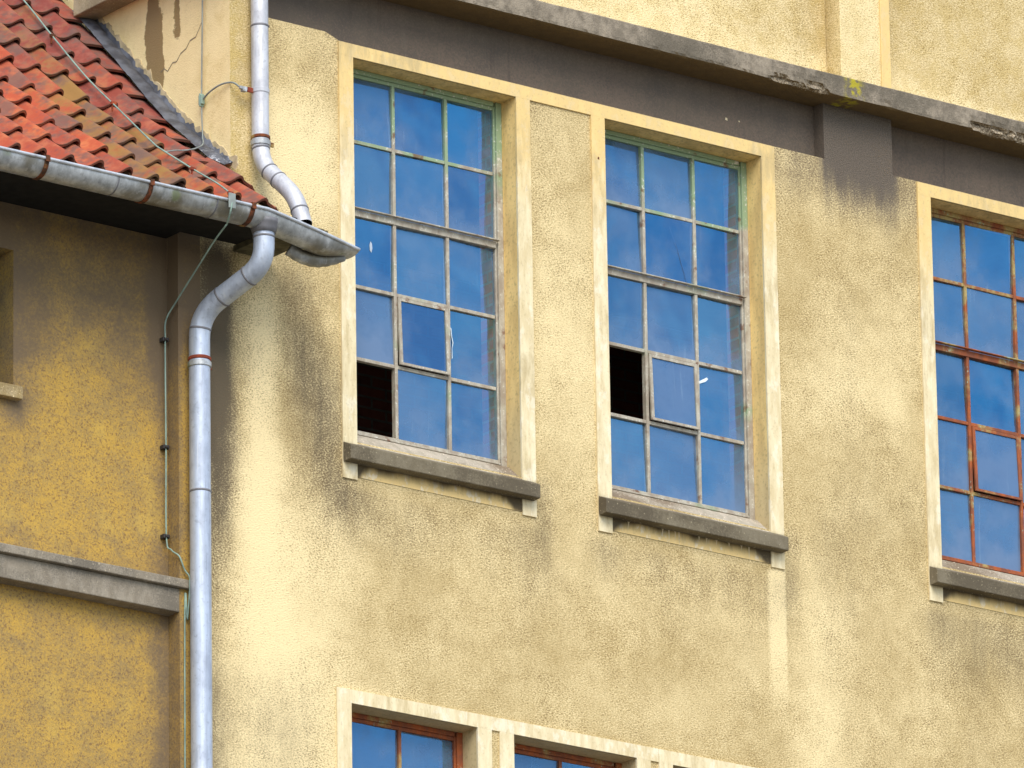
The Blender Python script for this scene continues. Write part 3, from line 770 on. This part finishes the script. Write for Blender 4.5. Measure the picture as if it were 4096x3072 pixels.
# its small window at the edge of the picture
b = MB(); y1 = AY+.16
b.box(AWX0, AWX1-.001, y1, y1+.04, AWZ0+.001, AWZ0+.05); b.box(AWX0, AWX1-.001, y1, y1+.04, AWZ1-.05, AWZ1-.001); b.box(AWX1-.045, AWX1-.001, y1+.001, y1+.04, AWZ0+.05, AWZ1-.05)
b.box((AWX0+AWX1)/2-.02, (AWX0+AWX1)/2+.02, y1+.001, y1+.04, AWZ0+.05, AWZ1-.05); b.box(AWX0, AWX0+.045, y1+.001, y1+.04, AWZ0+.05, AWZ1-.05)
aw = b.build('window', mat_plain('dark_blue_grey_frame', (.05, .07, .09)), annex, bevel=.003)
b = MB(); b.quad([(AWX0, y1+.02, AWZ0), (AWX1, y1+.02, AWZ0), (AWX1, y1+.02, AWZ1), (AWX0, y1+.02, AWZ1)]); g = b.build('pane', GLASS, aw)
a = g.data.attributes.new('pane', 'FLOAT_VECTOR', 'FACE'); a.data.foreach_set('vector', [.2, .5, 0])
b = MB()
b.quad([(AWX1, AY, AWZ0), (AWX1, y1+.05, AWZ0), (AWX1, y1+.05, AWZ1), (AWX1, AY, AWZ1)]); b.quad([(AWX0, AY, AWZ0), (AWX0, y1+.05, AWZ0), (AWX0, y1+.05, AWZ1), (AWX0, AY, AWZ1)])
b.quad([(AWX0, AY, AWZ1), (AWX1, AY, AWZ1), (AWX1, y1+.05, AWZ1), (AWX0, y1+.05, AWZ1)]); b.quad([(AWX0, AY, AWZ0), (AWX1, AY, AWZ0), (AWX1, y1+.05, AWZ0), (AWX0, y1+.05, AWZ0)])
o = b.build('reveal', GOLD, aw); add_stain(o, lambda x, y, z: (.62, 0, 0))
b = MB(); b.box(AWX0-.06, AWX1+.035, AY-.055, AY+.12, AWZ0-.085, AWZ0-.004); b.build('sill', mat_concrete('ochre_sill', (.42, .31, .14), (.50, .40, .24), (.27, .2, .1)), aw, bevel=.006)
b = MB(); b.box(AWX0-.1, AWX1+.1, y1+.3, y1+.31, AWZ0-.2, AWZ1+.2); b.build('interior_screen', DARKIN, aw)
# ledge running along the foot of the storey
b = MB()
b.box(AXL, -1.229, -.035, AY+.01, 17.692, 17.747); b.box(AXL, -1.245, .0, AY+.01, 17.545, 17.6915)
b.build('ledge', LEDGE, annex, bevel=.006)
# eaves boards
b = MB()
b.box(AXL, -.70, -.47, -.44, 19.90, 20.02)
b.box(AXL, -.80, -.435, -.22, 19.915, 19.945); b.box(AXL, XC-.004, -.215, -.06, 19.93, 19.96); b.box(AXL, XF-.004, -.055, AY+.01, 19.94, 19.97)
b.build('eaves_boards', WOOD, annex, bevel=.004)
b = MB(); b.box(XC+.004, -.66, -.43, -.013, 19.90, 19.94); b.build('mossy_eaves_end', WOODG, annex, bevel=.004)

# pantiles
A_, B_, C_ = (-.519, 20.034), (.503, 20.884), (5.2, 25.6)
def slope(s):
    """distance up the roof from the eave tip -> y, z, angle"""
    L1 = math.hypot(B_[0]-A_[0], B_[1]-A_[1]); a1 = math.atan2(B_[1]-A_[1], B_[0]-A_[0]); a2 = R(45.6)
    if s < L1-.15: a = a1; return A_[0]+math.cos(a1)*s, A_[1]+math.sin(a1)*s, a1
    if s < L1: return A_[0]+math.cos(a1)*s, A_[1]+math.sin(a1)*s, a1+(a2-a1)*(s-L1+.15)/.3
    return B_[0]+math.cos(a2)*(s-L1), B_[1]+math.sin(a2)*(s-L1), a2
UP = [(0, .012), (.10, -.006), (.22, -.016), (.36, -.019), (.50, -.014), (.62, -.002), (.72, .016), (.80, .032), (.875, .042), (.94, .043), (1.00, .036), (1.045, .022), (1.06, .008)]
PITCH_T = .2015; GAUGE = .331
def tiles():
    V = []; Fs = []; tone = []; rn = random.Random(11)
    cols = list(range(-26, 3)); rows = range(0, 17)
    for k in cols:
        xl = -1.252-.191+PITCH_T*k
        for j in rows:
            prof = UP; wid = PITCH_T
            if k == 2:
                continue
            if k == 1:
                prof = UP[:-1]+[(1.16, .012), (1.34, -.004), (1.40, .000), (1.56, -.030)]
                if j > 1: prof = UP[:4]+[(.60, -.012), (.85, -.008), (1.0, -.008), (1.15, -.012), (1.3, -.02)]
            rj = rn.uniform(-.013, .013); sk = rn.uniform(-.012, .012); lift = rn.uniform(-.003, .012)
            # weathering: redder and cleaner low on the left, mossy band beside the wall
            x = xl; up = j/10
            red = min(1, max(0, .15+.09*max(0, j-2)+.30*max(0, k+4)/5+rn.uniform(-.30, .32)))
            band = bump1((k+1.2)+.0*(j-2), 0, 2.0)
            moss = min(1, max(0, .55*bump1(k+2.6-.15*j, 0, 1.8)*(1-.05*j)+.25*bump1(k, -1, 1.6)*(j < 3)+rn.uniform(-.12, .26)-.06))
            if rn.random() < .14: moss += .28
            s0 = j*GAUGE+rj-.0; ns = 5; L = .40
            base = len(V)
            for layer in (0, 1):
                for q in range(ns+1):
                    t = q/ns; s = s0+L*t
                    y, z, a = slope(s)
                    off = .040*(1-t)+lift*(1-t)-.004 - (.016 if layer else 0)
                    for (uu, h) in prof:
                        hh = h*(1 if uu < 1.05 or k != 1 else 1)+off-.045
                        px_ = xl+uu*wid+sk*(1-t)*.5
                        V.append((px_, y-math.sin(a)*hh, z+math.cos(a)*hh)); tone.append((red, moss, (1-t)**9 if not layer else .9))
            m = len(prof); lay = (ns+1)*m
            for q in range(ns):
                for p in range(m-1):
                    i = base+q*m+p; Fs.append((i, i+1, i+m+1, i+m)); Fs.append((i+lay, i+lay+m, i+lay+m+1, i+lay+1))
            for p in range(m-1): i = base+p; Fs.append((i, i+lay, i+lay+1, i+1))
            for q in range(ns):
                i = base+q*m+m-1; Fs.append((i, i+lay, i+lay+m, i+m)); i = base+q*m; Fs.append((i, i+m, i+lay+m, i+lay))
    me = bpy.data.meshes.new('tiles'); me.from_pydata(V, [], Fs); me.materials.append(TILE)
    a = me.attributes.new('tone', 'FLOAT_VECTOR', 'POINT'); a.data.foreach_set('vector', [c for s in tone for c in s])
    me.update()
    me.polygons.foreach_set('use_smooth', [True]*len(me.polygons))
    me.set_sharp_from_angle(angle=R(50))
    o = bpy.data.objects.new('roof', me); C.objects.link(o); o.parent = annex; o.matrix_parent_inverse = Matrix.Translation(-wloc(annex))
    return o
roof = tiles()
b = MB()       # boarding under the tiles and rear slope
pts = [slope(s) for s in (.05, .6, 1.3, 1.6, 5.6)]
for p, q in zip(pts[:-1], pts[1:]):
    b.quad([(AXL, p[0]+.05, p[1]-.075), (XC-.003, p[0]+.05, p[1]-.075), (XC-.003, q[0]+.05, q[1]-.075), (AXL, q[0]+.05, q[1]-.075)])
b.quad([(AXL, pts[-1][0], pts[-1][1]-.06), (XC-.003, pts[-1][0], pts[-1][1]-.06), (XC-.003, 9, 20.4), (AXL, 9, 20.4)])
b.build('roof_boarding', WOOD, roof)
# lead flashing dressed on to the tiles, torn along its upper edge
def flashing():
    b = MB(); rn = random.Random(3); n = 90
    smax = 2.78; s0 = .65
    sec = 0; cuts = [s0]
    for k in range(n+1):
        s = s0+(smax-s0)*k/n; y, z, a = slope(s)
        ph = ((s-s0) % .36)/.36
        step = .012*(1-ph)+.004*rn.random()
        jag = .022*N3(s*17, 1.1)+.022*N3(s*47, 3)+.008*rn.random()
        w_ = .098+.012*N3(s*6, 5)+.016*(1-ph)
        taper = smooth(s0-.08, s0+.12, s)
        nrm = Vector((0, -math.sin(a), math.cos(a))); base = Vector((XC, y, z))
        row = [base+Vector((-w_*taper-.02, 0, 0))+nrm*(-.014+step), base+Vector((-w_*.75*taper-.015, 0, 0))+nrm*(-.002+step*.8), base+Vector((-w_*.45*taper-.01, 0, 0))+nrm*(.004+step+.006*N3(s*14, 9)), base+Vector((-.025, 0, 0))+nrm*(.002+step),
               base+Vector((-.012, 0, 0))+nrm*(.004), base+Vector((-.007-step*.3, 0, 0))+nrm*(.024+jag), base+Vector((-.001, 0, 0))+nrm*(.026+jag)]
        b.v += [tuple(p) for p in row]
    for k in range(n):
        for q in range(6): b.f.append((k*7+q, (k+1)*7+q, (k+1)*7+q+1, k*7+q+1)); b.m.append(0)
    b.f.append(tuple(range(7))); b.m.append(0)
    o = b.build('flashing', LEAD, roof, sm=True)
    # crumbling mortar above the lead
    b = MB()
    for k in range(n):
        sa, sb_ = s0-.06+(smax-s0)*k/n, s0-.06+(smax-s0)*(k+1)/n
        pts = []
        for s, side in ((sa, 0), (sb_, 0), (sb_, 1), (sa, 1)):
            y, z, a = slope(s); nrm = Vector((0, -math.sin(a), math.cos(a)))
            h = .0 if side == 0 else .050+.030*N3(s*13, 7)+.018*N3(s*40, 2)
            pts.append(Vector((XC-.006-.004*(1-side), y, z))+nrm*h)
        b.quad([tuple(p) for p in pts]); b.quad([tuple(pts[3]), tuple(pts[2]), tuple(pts[2]+Vector((.006, 0, .004))), tuple(pts[3]+Vector((.006, 0, .004)))])
    b.build('mortar_fillet', MORTAR, roof)
flashing()

# ================================================================= gutter
gut = thing('roof_gutter', 'grey zinc half-round eaves gutter under the red tiles, its end drooping past the corner', 'gutter', (-3, -.55, 19.87))
def gstation(x):
    """centre y, lip z, radius, depth factor"""
    if x < -1.12: return -.55, 19.955, .094, 1.0
    t = (x+1.12)/(.70)
    return -.55+.01*t, 19.955-.122*t**1.1, .094-.006*smooth(.6, 1, t), 1.0-.72*smooth(.62, 1.02, t)
def gutter():
    xs = frange(AXL, -2.9, 1.0)[:-1]+frange(-2.9, -1.12, .06)[:-1]+frange(-1.12, -.425, .03)
    b = MB(); m = 17
    for x in xs:
        cy, zl, rr, df = gstation(x)
        dent = .003*N3(x*5, 1)
        for k in range(m):
            a = math.pi*k/(m-1); b.v.append((x, cy-math.cos(a)*(rr+dent), zl-math.sin(a)*(rr+dent)*df))
        for k in range(m-1, -1, -1):
            a = math.pi*k/(m-1); b.v.append((x, cy-math.cos(a)*(rr-.004), zl-math.sin(a)*(rr-.004)*df))
    M2 = 2*m
    for i in range(len(xs)-1):
        for k in range(M2):
            k2 = (k+1) % M2; b.f.append((i*M2+k, i*M2+k2, (i+1)*M2+k2, (i+1)*M2+k)); b.m.append(0)
    n0 = (len(xs)-1)*M2; b.f.append(tuple(n0+k for k in range(m))); b.m.append(0)
    b.build('trough', ZINCG, gut, sm=True).data.set_sharp_from_angle(angle=R(50))
    b = MB(); b.tube([(x, gstation(x)[0]-gstation(x)[2]-.004, gstation(x)[1]+.002) for x in xs], .0105, 12)
    b.build('rolled_lip', mat_zinc('bright_zinc_bead', (.62, .66, .72), (.45, .48, .53), .15), gut, sm=True)
    def strap(x, w_, off, mat, name):
        b = MB(); cy, zl, rr, df = gstation(x)
        for sgn in (0, 1):
            for k in range(m):
                a = math.pi*k/(m-1)
                for ro in (off, -.001):
                    b.v.append((x+(w_ if sgn else 0), cy-math.cos(a)*(rr+ro), zl-math.sin(a)*(rr+ro)*df))
        L = m*2
        for k in range(m-1):
            b.f.append((k*2, (k+1)*2, L+(k+1)*2, L+k*2)); b.m.append(0)
            b.f.append((k*2, k*2+1, (k+1)*2+1, (k+1)*2)); b.m.append(0); b.f.append((L+k*2, L+(k+1)*2, L+(k+1)*2+1, L+k*2+1)); b.m.append(0)
        if name == 'bracket':
            y0 = cy-rr-.018; b.box(x, x+w_, y0, y0+.006, zl-.02, zl+.018); b.box(x, x+w_, y0+.001, y0+.034, zl+.013, zl+.0195)
        b.build(name, mat, gut, sm=False)
    for x in (-3.68, -2.745, -1.99, -1.243): strap(x, .030, .006, RUST, 'bracket')
    for x in (-2.21, -1.49): strap(x, .008, .0035, SEAM, 'solder_joint')
gutter()

def pipe(parent, name, path, rad, mat, seams, n=28, sharp=False):
    b = MB(); b.tube(path, rad, n, cap=False)
    b.tube([path[-1], path[-1]-(Vector(path[-1])-Vector(path[-2])).normalized()*.12], rad-.003, n, 2, cap=False) if sharp else None
    # seams: a ring just proud of the pipe at a path position
    P = [Vector(p) for p in path]; cum = [0]
    for p, q in zip(P[:-1], P[1:]): cum.append(cum[-1]+(q-p).length)
    def at(L):
        for i in range(len(P)-1):
            if cum[i+1] >= L: t = (L-cum[i])/(cum[i+1]-cum[i]); return P[i].lerp(P[i+1], t), (P[i+1]-P[i]).normalized()
        return P[-1], (P[-1]-P[-2]).normalized()
    for L in seams:
        p, t = at(L if L >= 0 else cum[-1]+L)
        b.tube([p-t*.007, p-t*.004, p+t*.004, p+t*.007], rad+.0025, n, 1, cap=True, rfun=lambda i: rad+(.0035 if i in (1, 2) else .0005))
    o = b.build(name, [mat, SEAM, DARKIN], parent, sm=True); o.data.set_sharp_from_angle(angle=R(45))
    return o
# lower downpipe: gutter outlet -> swan neck -> side wall
LX_, LY_ = -1.233, -.088
lowp = thing('lower_downpipe', 'pale blue-grey zinc downpipe with a swan neck, falling from the gutter past the yellow wall', 'downpipe', (LX_, LY_, 0))
path = fillet([(-1.078, -.545, 19.90), (-1.078, -.550, 19.64), (LX_, LY_, 19.42), (LX_, LY_, 18.9), (LX_, LY_, 17.0), (LX_, LY_, 0.1)], .16, 9)
pipe(lowp, 'pipe', path, .065, ZINC, [.09, .36, .58, .83, 1.86, 3.8])
b = MB(); b.tube([(-1.078, -.548, 19.915), (-1.078, -.548, 19.89), (-1.078, -.549, 19.86), (-1.078, -.550, 19.835)], .085, 28, rfun=lambda i: (.10, .092, .078, .072)[i]); b.build('outlet_collar', SEAM, lowp, sm=True)
def clamp(parent, c, rad, bolt, mats, z, red=True):
    b = MB(); b.tube([(c[0], c[1], z+dz) for dz in (-.022, -.018, .010, .014)], rad+.006, 28, 0, cap=True, rfun=lambda i: rad+(.002 if i in (0, 3) else .008))
    if red: b.tube([(c[0], c[1], z+dz) for dz in (.022, .026, .040, .044)], rad+.006, 28, 1, cap=True, rfun=lambda i: rad+(.002 if i in (0, 3) else .006))
    bx, by = bolt; b.box(c[0]+bx*.95*rad if bx > 0 else c[0]-.01, c[0]+(bx*(rad+.035) if bx > 0 else .01), c[1]+by*rad-.006, c[1]+by*rad+.006, z-.014, z+.012, 2)
    o = b.build('clamp', mats, parent, sm=True); o.data.set_sharp_from_angle(angle=R(40))
clamp(lowp, (LX_, LY_), .065, (1, .3), [ZINCG, REDRUST, RUST], 19.10)
b = MB(); b.tube([(LX_+.02, LY_+.05, 19.09), (LX_+.02, -.004, 19.09)], .008, 10); b.build('wall_hook', RUST, lowp)

# upper downpipe
UX, UY = -.755, -.072
upp = thing('upper_downpipe', 'whitish zinc downpipe on the cream facade ending open above the gutter', 'downpipe', (UX, UY, 20))
path = fillet([(UX, UY, 24.7), (UX, UY, 22.0), (UX, UY, 20.49), (UX+.035, -.385, 20.19), (UX+.035, -.465, 19.985)], .125, 9)
pipe(upp, 'pipe', path, .054, ZINCW, [3.32, 4.12, 4.31, 4.42, -.11], sharp=True)
clamp(upp, (UX, UY), .054, (1, -.2), [ZINCG, RUST, RUST], 20.62)
b = MB(); b.tube([(UX, UY, 20.955+dz) for dz in (-.016, -.014, .014, .016)], .056, 28, 0, rfun=lambda i: .055 if i in (0, 3) else .058)
b.box(UX-.095, UX-.052, UY-.006, UY+.008, 20.935, 20.965, 1); b.box(UX-.150, UX-.096, UY-.002, UY+.016, 20.945, 20.965, 2); b.box(UX-.135, UX-.105, UY-.010, UY+.020, 20.93, 20.9445, 2)
o = b.build('earthing_clamp', [ZINCW, REDRUST, ZINCG], upp, bevel=.002)

# ribbed zinc elbow tucked under the gutter end, board behind the gutter
b = MB()
P0 = [(-.80, -.42, 19.83), (-.74, -.44, 19.795), (-.67, -.46, 19.775), (-.60, -.48, 19.775), (-.52, -.50, 19.79), (-.46, -.52, 19.81)]
pp = smooth_path(P0, 6)
b.tube(pp, .055, 20, rfun=lambda i: (.042+(.0025 if i % 4 < 2 else 0))*(1-.45*smooth(14, 30, i)), cap=True)
o = b.build('zinc_elbow', ZINCG, None, sm=True); tag(o, 'short ribbed zinc elbow tucked under the drooping gutter end', 'pipe elbow')
b = MB(); b.box(-.92, -.55, -.445, -.425, 19.965, 19.995); b.box(-.60, -.53, -.455, -.43, 19.955, 19.985)
o = b.build('timber_board', WOODG); tag(o, 'small weathered board lying behind the gutter below the open upper pipe', 'board')

# ================================================================= wires
rw = thing('roof_conductor_wire', 'green lightning conductor wire running down the red tiles and over the gutter', 'wire', (-1.5, 0, 20.6))
wp = [(-1.500, 1.9, 22.33), (-1.500, 1.411, 21.851), (-1.515, 1.069, 21.503), (-1.520, .688, 21.115), (-1.53, .32, 20.79), (-1.56, -.06, 20.47), (-1.545, -.155, 20.39), (-1.45, -.337, 20.235), (-1.36, -.47, 20.12), (-1.335, -.563, 20.037),
      (-1.36, -.60, 20.02), (-1.395, -.663, 19.955), (-1.410, -.668, 19.88), (-1.39, -.60, 19.82)]
b = MB(); b.tube(smooth_path(wp, 6), .0055, 8); b.build('cable', WIRE, rw, sm=True)
for p in ((-1.515, 1.069, 21.503), (-1.522, .40, 20.86), (-1.45, -.337, 20.235), (-1.335, -.563, 20.037)):
    b = MB(); x, y, z = p; b.box(x-.018, x+.018, y-.010, y+.010, z-.008, z+.012); b.box(x-.008, x-.002, y-.004, y+.012, z-.05, z-.0085)
    b.build('holder', REDRUST if y < .5 else RUST, rw, bevel=.002)
b = MB(); b.box(-1.425, -1.375, -.675, -.664, 19.90, 19.995); b.build('gutter_clamp', WIREG, rw, bevel=.003)
vw = thing('wall_conductor_wire', 'thin grey-green conductor wire hanging straight down the pale side wall', 'wire', (XC-.02, .27, 21))
wx = XC-.022
b = MB(); b.tube(smooth_path([(wx, .255, 24.5), (wx, .256, 22.2), (wx, .256, 21.616), (wx, .270, 20.98), (wx, .262, 20.72), (-.997, .195, 20.672), (-1.077, .09, 20.59), (-1.194, .005, 20.518), (-1.307, -.051, 20.468), (-1.411, -.093, 20.434), (-1.535, -.165, 20.378)], 6), .0045, 8); b.build('cable', WIREG, vw, sm=True)
b = MB(); b.tube(smooth_path([(wx, .268, 20.955), (wx-.005, .18, 20.985), (wx-.002, .06, 21.00), (wx+.02, -.03, 20.99), (UX-.14, UY+.01, 20.955)], 6), .006, 8); b.build('branch_cable', WIREG, vw, sm=True)
b = MB(); b.box(wx-.016, wx+.010, .250, .284, 20.93, 20.99); b.box(wx-.020, wx+.012, .262, .272, 20.915, 21.00); b.build('cross_clamp', WIRE, vw, bevel=.003)
aw_ = thing('annex_conductor_wire', 'green conductor wire with dark clips running down the yellow annex wall beside the pipe', 'wire', (-1.02, .56, 18.8))
path = smooth_path([(-1.39, -.60, 19.82), (-1.375, -.45, 19.76), (-1.365, -.25, 19.64), (-1.362, -.04, 19.50), (-1.371, .065, 19.40), (-1.371, .075, 19.278), (-1.371, .075, 19.0), (-1.369, .075, 18.6), (-1.369, .075, 18.03), (-1.358, .04, 17.94), (-1.338, -.014, 17.89), (-1.305, -.022, 17.81), (-1.285, -.042, 17.768), (-1.283, -.045, 17.73), (-1.283, -.042, 17.66), (-1.283, -.02, 17.5), (-1.30, -.012, 17.2), (-1.30, -.012, 12.0)], 6)
b = MB(); b.tube(path, .0052, 8); b.build('cable', WIRE, aw_, sm=True)
for z in (19.278, 18.595, 18.032):
    b = MB(); xc = -1.370; b.box(xc-.022, xc-.006, .066, AY-.002, z-.013, z+.013); b.box(xc+.006, xc+.022, .066, AY-.002, z-.013, z+.013); b.box(xc-.012, xc+.012, .058, AY-.002, z-.008, z+.008)
    b.build('clip', CLIP, aw_, bevel=.003)
